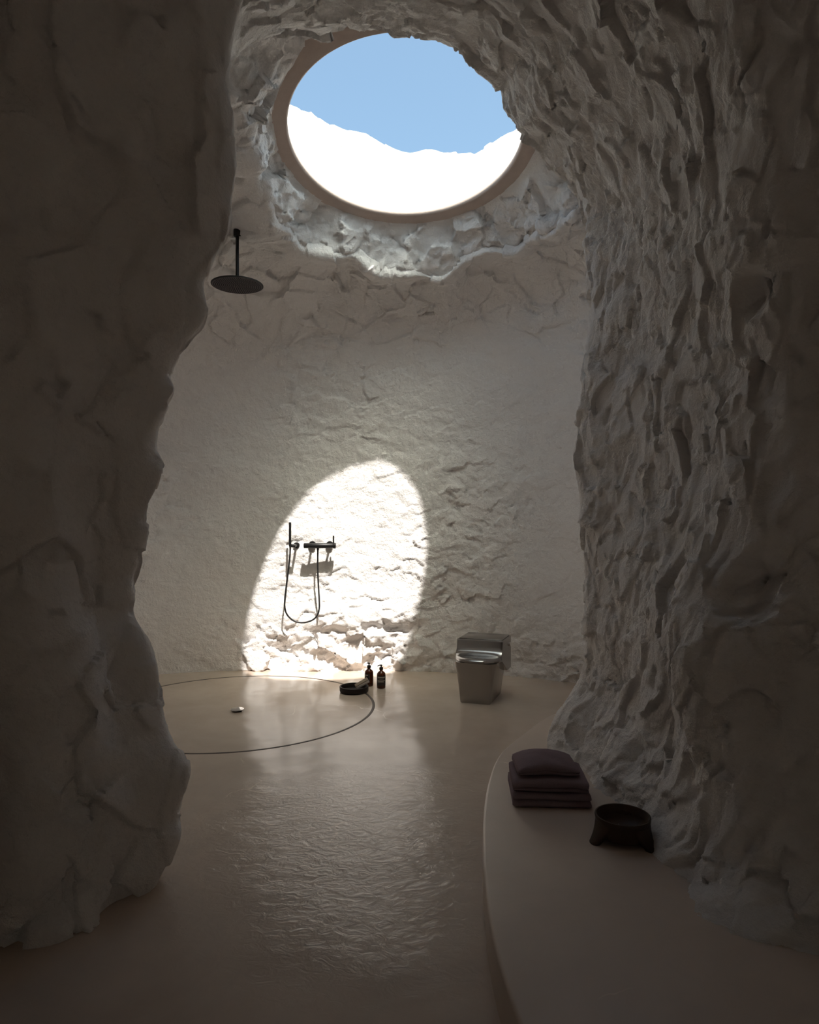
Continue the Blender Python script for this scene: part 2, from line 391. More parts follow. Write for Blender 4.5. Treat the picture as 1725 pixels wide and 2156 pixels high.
# ------------------------------------------------------------------ rock: flare round the skylight
angs = np.arange(0, 360, 4.0)
net = []
rows = [(0.0, 0.0), (0.06, 0.02), (0.35, 0.30), (0.7, 0.66), (0.93, 0.95), (1.04, 1.0)]
for (tr_, tz) in rows:
    row = []
    for a in np.concatenate((angs, [360.0])):
        ca, sa = math.cos(math.radians(a)), math.sin(math.radians(a))
        p0 = np.array((RC[0] + (RR + 0.075) * ca, RC[1] + (RR + 0.075) * sa, 0)); p0[2] = ringz(p0[1]) + 0.01
        l = lip(a)
        row.append((p0[0] + (l[0] - p0[0]) * tr_, p0[1] + (l[1] - p0[1]) * tr_, p0[2] + (l[2] - p0[2]) * tz))
    net.append(row)
for (ex, dn) in ((0.30, 0.10), (0.75, 0.30)):      # behind the arch the flare runs on as the ceiling of the passage
    row = []
    for a in np.concatenate((angs, [360.0])):
        ca, sa = math.cos(math.radians(a)), math.sin(math.radians(a)); l = lip(a)
        row.append((l[0] + ex * ca, l[1] + ex * sa, l[2] + 0.04 - (dn + 0.04) * sstep(0.1, -0.3, sa) + ex * 0.35 * sstep(-0.1, 0.2, sa)))
    net.append(row)
g = loft(np.array(net), 0.011, 0.012)
nrm = grid_normals(g, (0, 4.5, 2.0)); q = g.reshape(-1, 3)
# periodic smoothing of the seam is not needed: it lies at the hidden right side
wq = q + 0.06 * np.stack([fbm(q * 4, 3, s) for s in (101, 102, 103)], 1)
rowt = np.repeat(np.linspace(0, 1, g.shape[0]), g.shape[1])
amp = sstep(0.0, 0.12, rowt)
d = amp * (0.03 * facets(wq * 5, 111, 1.0) + 0.010 * facets(wq * 14, 112, 1.0) + 0.02 * fbm(q * 9, 4, 113) + 0.03 * fbm(q * 3, 2, 114)) - 0.01 * amp
g2 = (q + nrm.reshape(-1, 3) * d[:, None]).reshape(g.shape)
ceiling = grid_object('ceiling', g2, M_ROCK, kind='structure')

# ------------------------------------------------------------------ rock: left mass
sil = [(505, -330), (512, -150), (510, 0), (497, 90), (487, 170), (492, 260), (490, 340), (480, 405), (476, 450), (468, 495), (446, 545), (432, 590), (437, 650), (425, 690), (398, 722),
       (362, 757), (351, 778), (363, 820), (340, 862), (325, 905), (321, 945), (335, 985), (327, 1022), (303, 1068), (298, 1120), (286, 1160), (290, 1188), (277, 1215),
       (281, 1258), (278, 1286), (306, 1340), (328, 1400), (334, 1440), (335, 1480), (348, 1545), (386, 1632), (382, 1662), (361, 1730), (364, 1760), (350, 1800), (326, 1845), (312, 1878), (305, 1915)]
YS = 2.60
sp = np.array([P(a, b, YS) for a, b in sil])[::-1]
zs, xs = sp[:, 2], sp[:, 0]
zs[0] = min(zs[0], -0.08)
xm, xw = smooth1(xs, 3), smooth1(xs, 12)
rdg = np.interp(zs, [0, 0.25, 0.6, 1.0, 1.5, 2.2, 3.0, 4.2], [-1.27, -1.25, -1.22, -1.25, -1.33, -1.38, -1.28, -1.15])
ryy = np.interp(zs, [0, 0.3, 0.8, 1.4, 2.2, 3.0, 4.2], [2.25, 2.22, 2.18, 2.14, 2.12, 2.15, 2.2])
net = []
for k in range(len(zs)):
    zc = zs[k]
    net.append([(-2.9, 4.1, zc), (-2.0, 3.75, zc), (xw[k] - 0.45, YS + 0.55, zc), (xm[k] - 0.12, YS + 0.20, zc), (xs[k], YS, zc),
                (xm[k] - 0.10, YS - 0.14, zc), (0.55 * xw[k] + 0.45 * rdg[k], YS - 0.27, zc), (rdg[k], ryy[k], zc),
                (rdg[k] - 0.28, ryy[k] + 0.10, zc), (-2.15, 1.95, zc), (-2.35, 1.0, zc), (-2.4, 0.0, zc), (-2.4, -2.7, zc)])
net = np.array(net)
g = loft(net, 0.010, [0.06, 0.03, 0.015, 0.010, 0.010, 0.010, 0.010, 0.012, 0.014, 0.03, 0.06, 0.1])
nrm = grid_normals(g, (0.0, 2.0, 1.5)); q = g.reshape(-1, 3)
wq = q + 0.10 * np.stack([fbm(q * 2.2, 3, s) for s in (201, 202, 203)], 1)
d = 0.05 * fbm(q * np.array((1.5, 1.5, 1.1)), 3, 210)
d += 0.020 * facets(wq * np.array((3.2, 3.2, 2.2)), 211, 1.1)
d += 0.010 * facets(wq * np.array((9, 9, 7)), 212, 1.0) + 0.011 * fbm(q * 8, 4, 213, gain=0.6)
d -= 0.045 * pits(q, 0.30, 17, 0.5, 0.085)
low = sstep(0.45, 0.0, q[:, 2])
d += low * 0.03 * facets(wq * np.array((5, 5, 3.5)), 214, 1.2)
dsil = np.linalg.norm(q[:, :2] - np.stack((np.interp(q[:, 2], zs, xs), np.full(len(q), YS)), 1), axis=1)
d *= 0.42 + 0.58 * sstep(0.0, 0.22, dsil)
g2 = (q + nrm.reshape(-1, 3) * d[:, None]).reshape(g.shape)
wall_left = grid_object('wall_left', g2, M_ROCKL, kind='structure')

# ------------------------------------------------------------------ rock: right mass and the arch over the passage
US = np.linspace(0, 1, 61)
def curve(pts):
    u = [p[0] for p in pts]; v = np.array([p[1] for p in pts], float)
    return hermite(np.array(u), v, US)
def far_u(py, crown=None): return None
R1px = [(0.00, 1165, 1590, 3.75), (0.02, 1163, 1562, 3.86), (0.05, 1178, 1500, 3.88), (0.085, 1228, 1425, 3.88), (0.13, 1240, 1340, 3.88), (0.17, 1240, 1250, 3.88), (0.21, 1228, 1150, 3.88), (0.25, 1224, 1050, 3.88),
        (0.30, 1221, 930, 3.88), (0.35, 1228, 820, 3.88), (0.40, 1246, 710, 3.88), (0.45, 1250, 600, 3.88), (0.49, 1240, 520, 3.88), (0.53, 1232, 450, 3.87), (0.56, 1205, 390, 3.85),
        (0.59, 1150, 330, 3.82), (0.62, 1098, 288, 3.80), (0.645, 1058, 245, 3.78), (0.665, 1045, 195, 3.74), (0.69, 1005, 155, 3.70), (0.72, 950, 112, 3.64), (0.75, 900, 93, 3.60), (0.78, 850, 80, 3.58),
        (0.82, 770, 62, 3.56), (0.86, 690, 55, 3.54), (0.90, 600, 70, 3.50), (0.94, 490, 130, 3.45), (0.97, 400, 240, 3.4), (1.0, 300, 420, 3.35)]
R1 = curve([(u, P(a, b, Y)) for u, a, b, Y in R1px])
R2px = [(0.00, 1515, 2010, 2.02), (0.02, 1520, 1950, 2.10), (0.05, 1535, 1850, 2.20), (0.085, 1520, 1700, 2.27), (0.12, 1500, 1560, 2.30), (0.16, 1480, 1420, 2.30), (0.20, 1510, 1310, 2.30), (0.24, 1575, 1200, 2.32), (0.28, 1603, 1080, 2.32),
        (0.32, 1610, 980, 2.32), (0.36, 1617, 850, 2.32), (0.40, 1617, 740, 2.32), (0.44, 1590, 600, 2.30), (0.47, 1582, 500, 2.28), (0.50, 1590, 410, 2.26), (0.54, 1568, 280, 2.25), (0.58, 1535, 130, 2.24), (0.62, 1480, 0, 2.23),
        (0.66, 1400, -110, 2.22), (0.70, 1280, -210, 2.2), (0.76, 1080, -290, 2.2), (0.82, 860, -310, 2.2), (0.88, 650, -300, 2.2), (0.94, 400, -230, 2.2), (1.0, 150, -60, 2.2)]
R2 = curve([(u, P(a, b, Y)) for u, a, b, Y in R2px])
mid = lambda t, by=0.0, bx=0.0: R1 * (1 - t) + R2 * t + np.array((bx, by, 0))
bul = (np.sin(np.clip(US / 0.55, 0, 1) * math.pi))[:, None]
Rm1 = mid(0.33) + bul * np.array((0.02, 0, 0)) + sstep(0.5, 0.75, US)[:, None] * np.array((0, 0, -0.02))
Rm2 = mid(0.68) + bul * np.array((0.00, 0, 0)) + sstep(0.5, 0.75, US)[:, None] * np.array((0, 0, -0.02))
def room(Y, X, zt=3.5):
    return curve([(0, (X, Y, -0.06)), (0.2, (X + 0.03, Y, 1.0)), (0.42, (X, Y, 2.2)), (0.58, (X - 0.35, Y, 3.0)), (0.7, (X * 0.45, Y, zt - 0.1)), (0.82, (0, Y, zt)), (0.92, (-1.4, Y, zt - 0.25)), (1, (-2.5, Y, zt - 0.6))])
c0 = R2.copy(); rr_ = room(1.75, 1.42)
side = sstep(0.75, 0.5, US)[:, None]
C0 = rr_ ; C0[:, 0] = rr_[:, 0] + (sstep(0.0, 0.1, US) * 0.08)
C0[:6, 0] -= np.array([0.16, 0.13, 0.10, 0.06, 0.03, 0.01])
Cm = R2 * 0.45 + C0 * 0.55 + bul * np.array((0.05, 0.03, 0))
C_1 = room(1.0, 2.0); C_2 = room(0.0, 2.35); C_3 = room(-2.7, 2.35)
wallp = sstep(0.60, 0.45, US)[:, None]
H1 = R1 + wallp * np.array((0.14, 0.10, 0)) + (1 - wallp) * np.array((0.02, 0.06, 0.07))
H2 = R1 + wallp * np.array((0.60, 0.35, 0)) + (1 - wallp) * np.array((0.08, 0.14, 0.30))
net = np.stack([H2, H1, R1, Rm1, Rm2, R2, Cm, C0, C_1, C_2, C_3], 1)
g = loft(net, 0.0115, [0.03, 0.012, 0.010, 0.010, 0.010, 0.010, 0.012, 0.03, 0.06, 0.1])
nrm = grid_normals(g, (-0.2, 2.2, 1.5)); q = g.reshape(-1, 3)
wq = q + 0.09 * np.stack([fbm(q * 2.6, 3, s) for s in (301, 302, 303)], 1)
# the chisel marks run down the wall and lean towards the back as they rise
sh = wq.copy(); sh[:, 1] = wq[:, 1] + 0.22 * wq[:, 2] + 0.10 * np.sin(wq[:, 2] * 1.7)
d = 0.06 * fbm(q * np.array((1.6, 1.6, 1.0)), 3, 310)
d += 0.008 * fbm(sh * np.array((3.6, 3.6, 1.9)), 3, 311, ridged=True) + 0.032 * fbm(sh * np.array((4.5, 4.5, 3.7)), 5, 315, gain=0.6)
d += 0.014 * facets(sh * np.array((6.5, 6.5, 5.0)), 312, 1.1)
d += 0.006 * facets(sh * np.array((14, 14, 10)), 313, 1.0) + 0.012 * fbm(sh * np.array((13, 13, 10)), 4, 314, gain=0.6)
d -= 0.04 * pits(q, 0.35, 27, 0.4, 0.075)
d -= 0.02
dsil = np.min(np.abs(g - g), axis=2)
R1g = hermite(np.concatenate(([0], np.cumsum(np.linalg.norm(np.diff(R1, axis=0), axis=1)))), R1, np.linspace(0, np.linalg.norm(np.diff(R1, axis=0), axis=1).sum(), g.shape[0]))
dl = np.linalg.norm(g - R1g[:, None, :], axis=2).reshape(-1)
d *= 0.26 + 0.74 * sstep(0.0, 0.28, dl)
# a dark undercut hole beside the ridge
for (px, py, Y, r, dp) in [(1590, 615, 2.35, 0.10, 0.10), (1590, 1010, 2.25, 0.12, 0.06), (1560, 1240, 2.3, 0.13, 0.07), (1345, 1600, 3.0, 0.12, 0.05)]:
    c = P(px, py, Y); rr2 = np.linalg.norm(q - c, axis=1); d -= dp * np.clip(1 - (rr2 / r) ** 2, 0, 1)
g2 = (q + nrm.reshape(-1, 3) * d[:, None]).reshape(g.shape)
wall_right = grid_object('wall_right', g2, M_ROCKR, kind='structure')

# ------------------------------------------------------------------ plaster ring, ground above, wall outside
def lathe_grid(profile, seg):
    """profile [(r, z)], returns (len, seg, 3)"""
    a = np.linspace(0, 2 * math.pi, seg, endpoint=False)
    return np.array([[(r * math.cos(t), r * math.sin(t), zz) for t in a] for r, zz in profile])
ringg = lathe_grid([(RR + 0.16, 0.02), (RR + 0.10, 0.0), (RR + 0.012, 0.0), (RR, 0.010), (RR, 0.035), (RR + 0.010, 0.045), (RR + 0.16, 0.06), (RR + 0.18, 0.05), (RR + 0.18, 0.03)], 160)
def tilt_ring(gr, lift=0.0):
    o = gr.copy(); o[..., 0] += RC[0]; o[..., 1] += RC[1]
    o[..., 2] = ringz(o[..., 1]) + gr[..., 2] + lift
    return o
window_1 = grid_object('window_1', tilt_ring(ringg), M_RING, wrap=True, kind='structure')
# ground above the cave, with the round hole
seg = 360; rows_ = []
for f in (0.0, 0.35, 1.0):
    rw = []
    for k in range(seg):
        a = 2 * math.pi * k / seg; ca, sa = math.cos(a), math.sin(a)
        t = 1e9
        if ca > 1e-6: t = min(t, (4.2 - RC[0]) / ca)
        if ca < -1e-6: t = min(t, (-4.2 - RC[0]) / ca)
        if sa > 1e-6: t = min(t, (7.6 - RC[1]) / sa)
        if sa < -1e-6: t = min(t, (-3.0 - RC[1]) / sa)
        r = (RR + 0.13) * (1 - f) + t * f
        x, y = RC[0] + r * ca, RC[1] + r * sa
        rw.append((x, y, max(ringz(y), 3.75) + 0.09))
    rows_.append(rw)
rows_ = np.array(rows_)
skirt = rows_[-1:].copy(); skirt[..., 2] = -0.05
_fill_slit = (skirt[0, :, 1] < -2.95) & (np.abs(skirt[0, :, 0] - 1.25) < 0.18)
skirt[0, _fill_slit, 2] = 1.85      # unseen opening added behind the camera to let in fill daylight
wall_hill = grid_object('wall_hill', np.concatenate((rows_, skirt)), M_ROCK, wrap=True, kind='structure')
# sunlit rock wall standing behind the opening
top = [(380, 150), (520, 195), (600, 219), (625, 227), (655, 236), (690, 262), (715, 272), (755, 279), (780, 284), (800, 297), (835, 312), (855, 318), (885, 316), (905, 315), (935, 325), (965, 323), (1000, 322), (1030, 307), (1060, 286), (1095, 270), (1180, 225), (1300, 190)]
net = []
for (px, py) in top:
    Yo = 6.35 - 0.0000012 * (px - 860) ** 2
    t_ = P(px, py, Yo); net.append([(t_[0], Yo - 0.10, 3.55), (t_[0], Yo - 0.08, 4.0), (t_[0], Yo - 0.03, 4.0 + (t_[2] - 4.0) * 0.6), tuple(t_), (t_[0], Yo + 0.10, t_[2] + 0.02), (t_[0], Yo + 0.35, t_[2] - 0.05), (t_[0], Yo + 0.6, 3.6)])
g = loft(np.swapaxes(np.array(net), 0, 1), 0.03, 0.02)
nrm = grid_normals(g, (0, -5, 20)); q = g.reshape(-1, 3)
d = 0.012 * facets(q * 7, 401, 1.0) + 0.01 * fbm(q * 6, 4, 402)
wall_outer = grid_object('wall_outer', (q + nrm.reshape(-1, 3) * d[:, None]).reshape(g.shape), M_OUT, kind='structure')

# ------------------------------------------------------------------ floor and platform
def poly_obj(name, verts, faces, mat_, parent=None, smooth=False):
    me = bpy.data.meshes.new(name); me.from_pydata([tuple(v) for v in verts], [], faces); me.update()
    if smooth: me.polygons.foreach_set('use_smooth', [True] * len(me.polygons))
    me.materials.append(mat_); o = bpy.data.objects.new(name, me); COL.objects.link(o)
    if parent: o.parent = parent
    return o
floor = poly_obj('floor', [(-4.1, -6.0, 0), (4.1, -6.0, 0), (4.1, 7.4, 0), (-4.1, 7.4, 0)], [(0, 1, 2, 3)], M_FLOOR)
floor['kind'] = 'structure'

SH_C = np.array((-1.29, 5.11)); SH_R = 1.02
seam = lathe_grid([(SH_R - 0.010, 0.0), (SH_R - 0.009, 0.0012), (SH_R + 0.009, 0.0012), (SH_R + 0.010, 0.0)], 200)
seam[..., 0] += SH_C[0]; seam[..., 1] += SH_C[1]
so_ = grid_object('shower_ring_seam', seam, M_SEAM, parent=floor, wrap=True)

PZ = 0.15
edge = [(2.3, -1.2), (1.5, -0.55), (0.98, 0.05), (0.62, 0.6), (0.42, 1.1), (0.31, 1.49), (0.275, 1.69), (0.25, 1.985), (0.262, 2.38), (0.31, 2.87), (0.385, 3.30), (0.475, 3.63), (0.66, 3.99), (0.92, 4.40), (1.25, 4.68), (1.9, 4.9)]
e = np.array(edge); tpar = np.concatenate(([0], np.cumsum(np.linalg.norm(np.diff(e, axis=0), axis=1))))
ee = hermite(tpar, e, np.linspace(0, tpar[-1], 140))
tang = np.gradient(ee, axis=0); nn = np.stack((tang[:, 1], -tang[:, 0]), 1); nn /= np.linalg.norm(nn, axis=1, keepdims=True)   # towards the rock
if nn[70, 0] < 0: nn = -nn
prof = [(0.0, -0.01), (0.0, PZ - 0.012), (0.004, PZ - 0.004), (0.012, PZ)]
gp = np.array([[(ee[k, 0] + nn[k, 0] * a, ee[k, 1] + nn[k, 1] * a, zz) for k in range(140)] for a, zz in prof])
inner = gp[-1].copy(); inner[:, 0] = 2.6; inner[:, 2] = PZ
gp = np.concatenate((gp, inner[None]))
plat = grid_object('floor_platform', gp, M_PLAT, kind='structure', flip=True)

# ================================================================== things
def tag(o, label, cat, group=None):
    o['label'] = label; o['category'] = cat
    if group: o['group'] = group
    return o
def empty(name, loc, rz=0.0):
    o = bpy.data.objects.new(name, None); COL.objects.link(o)
    o.location = [float(v) for v in loc]; o.rotation_euler = (0, 0, rz); o.empty_display_size = 0.05
    return o
def bm_obj(name, bm, mat_, parent=None, smooth=True, angle=40):
    me = bpy.data.meshes.new(name); bmesh.ops.recalc_face_normals(bm, faces=bm.faces); bm.to_mesh(me); bm.free()
    me.materials.append(mat_)
    if smooth:
        me.polygons.foreach_set('use_smooth', [True] * len(me.polygons)); me.set_sharp_from_angle(angle=math.radians(angle))
    o = bpy.data.objects.new(name, me); COL.objects.link(o)
    if parent: o.parent = parent
    return o
def bm_lathe(bm, prof, seg=40, M=None):
    """prof [(r,z)] about local Z, ends closed"""
    rings = []
    for r, zz in prof:
        if r < 1e-6:
            rings.append([bm.verts.new((0, 0, zz))])
        else:
            rings.append([bm.verts.new((r * math.cos(2 * math.pi * k / seg), r * math.sin(2 * math.pi * k / seg), zz)) for k in range(seg)])
    for A, B in zip(rings[:-1], rings[1:]):
        for k in range(seg):
            a0, a1 = A[k % len(A)], A[(k + 1) % len(A)]; b0, b1 = B[k % len(B)], B[(k + 1) % len(B)]
            f = [v for i, v in enumerate((a0, a1, b1, b0)) if v not in (a0, a1, b1, b0)[:i]]
            if len(f) > 2: bm.faces.new(f)
    for rg, cap in ((rings[0], True), (rings[-1], True)):
        if len(rg) > 1: bm.faces.new(rg)
    if M is not None:
        vv = [v for rg in rings for v in rg]; bmesh.ops.transform(bm, matrix=M, verts=vv)
def bm_tube(bm, pts, r, seg=12, closed_ends=True):
    pts = [Vector(p) for p in pts]; rings = []; prev = None
    for k, p in enumerate(pts):
        t = (pts[min(k + 1, len(pts) - 1)] - pts[max(k - 1, 0)]).normalized()
        if prev is None:
            a = Vector((0, 0, 1)) if abs(t.z) < 0.9 else Vector((1, 0, 0))
            u = t.cross(a).normalized()
        else:
            u = (prev - t * prev.dot(t)).normalized()
        prev = u; v = t.cross(u); rr = r[k] if hasattr(r, '__len__') else r
        rings.append([bm.verts.new(p + (u * math.cos(2 * math.pi * j / seg) + v * math.sin(2 * math.pi * j / seg)) * rr) for j in range(seg)])
    for A, B in zip(rings[:-1], rings[1:]):
        for j in range(seg): bm.faces.new((A[j], A[(j + 1) % seg], B[(j + 1) % seg], B[j]))
    if closed_ends: bm.faces.new(rings[0]); bm.faces.new(rings[-1])
def along(axis, loc):
    """matrix that takes local Z to the axis at loc"""
    return Matrix.Translation(loc) @ Vector(axis).normalized().to_track_quat('Z', 'Y').to_matrix().to_4x4()
def bm_box(bm, sx, sy, sz, M, bev=0.0):
    r = bmesh.ops.create_cube(bm, size=1.0); vs_ = r['verts']
    for v in vs_: v.co = Vector((v.co.x * sx, v.co.y * sy, v.co.z * sz))
    if bev:
        ed = list({e_ for v in vs_ for e_ in v.link_edges})
        rb = bmesh.ops.bevel(bm, geom=ed, offset=bev, segments=3, affect='EDGES', profile=0.5); vs_ = list({v for f in rb['faces'] for v in f.verts} | {v for v in vs_ if v.is_valid})
    bmesh.ops.transform(bm, matrix=M, verts=vs_)

def bvh(o):
    me = o.data
    return BVHTree.FromPolygons([v.co[:] for v in me.vertices], [p.vertices[:] for p in me.polygons])

# where the chamber wall really is behind the fittings
def wall_depth(x, zc, rad=0.03):
    v = np.empty(len(wall_back.data.vertices) * 3, np.float32); wall_back.data.vertices.foreach_get('co', v); v = v.reshape(-1, 3)
    m = (np.abs(v[:, 0] - x) < rad) & (np.abs(v[:, 2] - zc) < rad) & (v[:, 1] > 5.5)
    return float(v[m, 1].min()), float(v[m, 1].max())

# ------------------------------------------------------------------ wall mixer
BARZ = 1.168; PROJ = 0.105
ymin, ymax = wall_depth(-0.82, BARZ, 0.12); BY = ymin - PROJ + 0.01
xL = (640 - CXP) / FPX * BY; xR = (701 - CXP) / FPX * BY; xc = (xL + xR) / 2
mix = empty('shower_mixer', (xc, BY, BARZ))
tag(mix, 'black bar shower mixer with upright lever fixed to the sunlit wall', 'mixer')
bm = bmesh.new(); bl = xR - xL
bm_lathe(bm, [(0.0, -bl / 2), (0.021, -bl / 2), (0.0235, -bl / 2 + 0.003), (0.0235, bl / 2 - 0.003), (0.021, bl / 2), (0.0, bl / 2)], 36, along((1, 0, 0), (0, 0, 0)))
bm_obj('mixer_body', bm, M_BLACK, mix)
for dx in (-0.068, 0.092):
    bm = bmesh.new(); depth = ymax - BY + 0.03
    bm_lathe(bm, [(0.011, 0.0), (0.011, depth - 0.065), (0.031, depth - 0.065), (0.033, depth - 0.062), (0.033, depth)], 32, along((0, 1, 0), (dx, 0.0, 0.006)))
    bm_obj('wall_rosette', bm, M_BLACK, mix)
bm = bmesh.new()
bm_lathe(bm, [(0.020, 0.0), (0.020, 0.006), (0.0245, 0.006), (0.026, 0.009), (0.026, 0.026), (0.023, 0.029), (0.0, 0.029)], 36, along((1, 0, 0), (bl / 2 - 0.002, 0, 0)))
knob = bm_obj('handle', bm, M_BLACK, mix)
bm = bmesh.new(); bm_lathe(bm, [(0.0, 0), (0.0075, 0), (0.0075, 0.088), (0.0065, 0.09), (0.0, 0.09)], 16)
lv = bm_obj('lever', bm, M_BLACK, knob); lv.location = (bl / 2 + 0.006, 0, 0.0)
bm = bmesh.new(); bm_lathe(bm, [(0.011, 0.0), (0.011, -0.018), (0.008, -0.022), (0.008, -0.04), (0.0055, -0.06), (0.0, -0.06)], 20)
ol = bm_obj('hose_outlet', bm, M_BLACK, mix); ol.location = ((669.5 - CXP) / FPX * BY - xc, 0, -0.018)

# ------------------------------------------------------------------ hand shower, its holder and hose
hx = (612 - CXP) / FPX * BY; HZ_ = 1.168
y2a, y2b = wall_depth(hx + 0.04, HZ_, 0.05)
hold = empty('hand_shower_holder', (hx, BY, HZ_)); tag(hold, 'black round wall holder gripping the stick hand shower', 'holder')
bm = bmesh.new(); dp = y2b - BY + 0.03
bm_lathe(bm, [(0.011, 0.012), (0.011, dp - 0.06), (0.026, dp - 0.058), (0.028, dp - 0.054), (0.028, dp)], 32, along((0, 1, 0), (0.038, 0.0, 0)))
bm_obj('wall_rosette', bm, M_BLACK, hold)
bm = bmesh.new(); bm_lathe(bm, [(0.0, -0.03), (0.0145, -0.03), (0.0155, -0.028), (0.0155, 0.020), (0.0145, 0.022), (0.0, 0.022)], 28, along((1, 0, 0), (0.026, 0, 0)))
bm_obj('cradle', bm, M_BLACK, hold)
hs = empty('hand_shower', (hx, BY - 0.0265, HZ_)); tag(hs, 'slim black stick hand shower standing upright with looping black hose', 'hand shower')
bm = bmesh.new(); bm_lathe(bm, [(0.0, -0.03), (0.006, -0.03), (0.008, -0.006), (0.0108, 0.0), (0.0112, 0.01), (0.0112, 0.209), (0.0102, 0.212), (0.0, 0.212)], 24)
bm_obj('handle', bm, M_BLACK, hs)
hp = [(611.5, 1152), (610.5, 1172), (608.5, 1192), (605.5, 1216), (602, 1243), (600, 1262), (600, 1280), (603, 1291), (611, 1301.5), (622, 1308.5), (636, 1311), (651, 1308.5), (663, 1302), (669.5, 1293), (672.5, 1280), (672.5, 1265), (671, 1238), (669.5, 1205), (669.3, 1170), (669.5, 1160)]
yy = np.interp(np.linspace(0, 1, len(hp)), [0, 0.15, 0.5, 0.85, 1.0], [BY - 0.0265, BY - 0.006, BY + 0.035, BY + 0.012, BY])
hw = np.array([P(a, b, y_) for (a, b), y_ in zip(hp, yy)])
tt = np.concatenate(([0], np.cumsum(np.linalg.norm(np.diff(hw, axis=0), axis=1)))); hw = hermite(tt, hw, np.linspace(0, tt[-1], 90))
bm = bmesh.new(); bm_tube(bm, [Vector(p) - hs.location for p in hw], 0.0078, 10)
bm_obj('hose', bm, M_BLACKR, hs)

# ------------------------------------------------------------------ rain shower
rs = empty('rain_shower', (SH_C[0], SH_C[1], 3.155)); tag(rs, 'large round black rain shower head hanging from the ceiling', 'shower head')
bm = bmesh.new(); HR = 0.192
bm_lathe(bm, [(0.0, 0.0), (HR - 0.006, 0.0), (HR, 0.003), (HR, 0.008), (HR - 0.004, 0.011), (0.05, 0.016), (0.026, 0.022), (0.024, 0.04), (0.0, 0.04)], 72)
head = bm_obj('head', bm, M_BLACK, rs)
bm = bmesh.new(); bm_lathe(bm, [(0.0, -0.0015), (HR - 0.010, -0.0015), (HR - 0.009, 0.0), (0.0, 0.0)], 72)
bm_obj('spray_plate', bm, M_NOZ, head)
bm = bmesh.new()
for k in range(1, 13):
    r = 0.0142 * k; n = max(6, int(r * 2 * math.pi / 0.0155))
    for j in range(n):
        a = 2 * math.pi * (j + 0.5 * (k % 2)) / n
        bmesh.ops.create_cone(bm, cap_ends=True, segments=6, radius1=0.0024, radius2=0.0034, depth=0.004, matrix=Matrix.Translation((r * math.cos(a), r * math.sin(a), -0.0034)))
nz = bm_obj('nozzles', bm, M_BLACKR, head, smooth=False); nz['kind'] = 'stuff'
bm = bmesh.new(); ceil_z = 3.155 + 0.40
_v = np.empty(len(wall_back.data.vertices) * 3, np.float32); wall_back.data.vertices.foreach_get('co', _v); _v = _v.reshape(-1, 3)
_m = (np.abs(_v[:, 0] - SH_C[0]) < 0.03) & (np.abs(_v[:, 1] - SH_C[1]) < 0.03) & (_v[:, 2] > 2.8)
if _m.any(): ceil_z = float(_v[_m, 2].mean())
print('ceiling over the shower', ceil_z)
ah = ceil_z - 3.155
bm_lathe(bm, [(0.0, 0.03), (0.0125, 0.03), (0.0125, ah + 0.02), (0.0, ah + 0.02)], 24)
bm_obj('arm', bm, M_BLACK, rs)
bm = bmesh.new(); bm_lathe(bm, [(0.0, ah - 0.02), (0.026, ah - 0.02), (0.028, ah - 0.017), (0.028, ah + 0.03), (0.0, ah + 0.03)], 32)
bm_obj('ceiling_flange', bm, M_BLACK, rs)

# ------------------------------------------------------------------ drain cap
dr = empty('drain_cap', (-1.262, 5.0, 0.0)); tag(dr, 'small round chrome drain cap set in the shower floor', 'drain')
bm = bmesh.new(); bm_lathe(bm, [(0.0, 0.0), (0.034, 0.0), (0.034, 0.012), (0.0, 0.012)], 40); bm_obj('drain_seat', bm, M_SEAM, dr)
bm = bmesh.new(); bm_lathe(bm, [(0.0, 0.010), (0.045, 0.010), (0.049, 0.013), (0.048, 0.017), (0.036, 0.023), (0.018, 0.0265), (0.0, 0.0275)], 48); bm_obj('cap', bm, M_CHROME, dr)

# ------------------------------------------------------------------ tray with block, bottles
TR = (-0.452, 5.565)
tr = empty('round_tray', (TR[0], TR[1], 0.0012)); tag(tr, 'dark round shallow tray standing over the shower seam', 'tray')
bm = bmesh.new(); bm_lathe(bm, [(0.0, 0.0), (0.105, 0.0), (0.112, 0.003), (0.117, 0.012), (0.119, 0.044), (0.117, 0.047), (0.108, 0.047), (0.106, 0.045), (0.103, 0.014), (0.098, 0.010), (0.0, 0.010)], 64)
bm_obj('tray_body', bm, M_TRAY, tr)
bk = empty('soap_block', (TR[0] + 0.064, TR[1] - 0.004, 0.0705)); tag(bk, 'ribbed grey-brown bath block leaning on the rim of the round tray', 'soap')
bk.rotation_euler = (math.radians(0), math.radians(-27), math.radians(12))
bm = bmesh.new(); bm_box(bm, 0.118, 0.070, 0.022, Matrix.Translation((0, 0, -0.006)), 0.006); bm_obj('block_base', bm, M_BLOCK2, bk)
bm = bmesh.new(); bm_box(bm, 0.116, 0.068, 0.010, Matrix.Translation((0, 0, 0.0085)), 0.004)
bm_obj('block_top', bm, M_BLOCK, bk)
for k in range(6):
    bm = bmesh.new(); bm_box(bm, 0.110, 0.005, 0.005, Matrix.Translation((0, -0.0275 + k * 0.011, 0.0135)), 0.0015); bm_obj('rib', bm, M_BLOCK, bk)

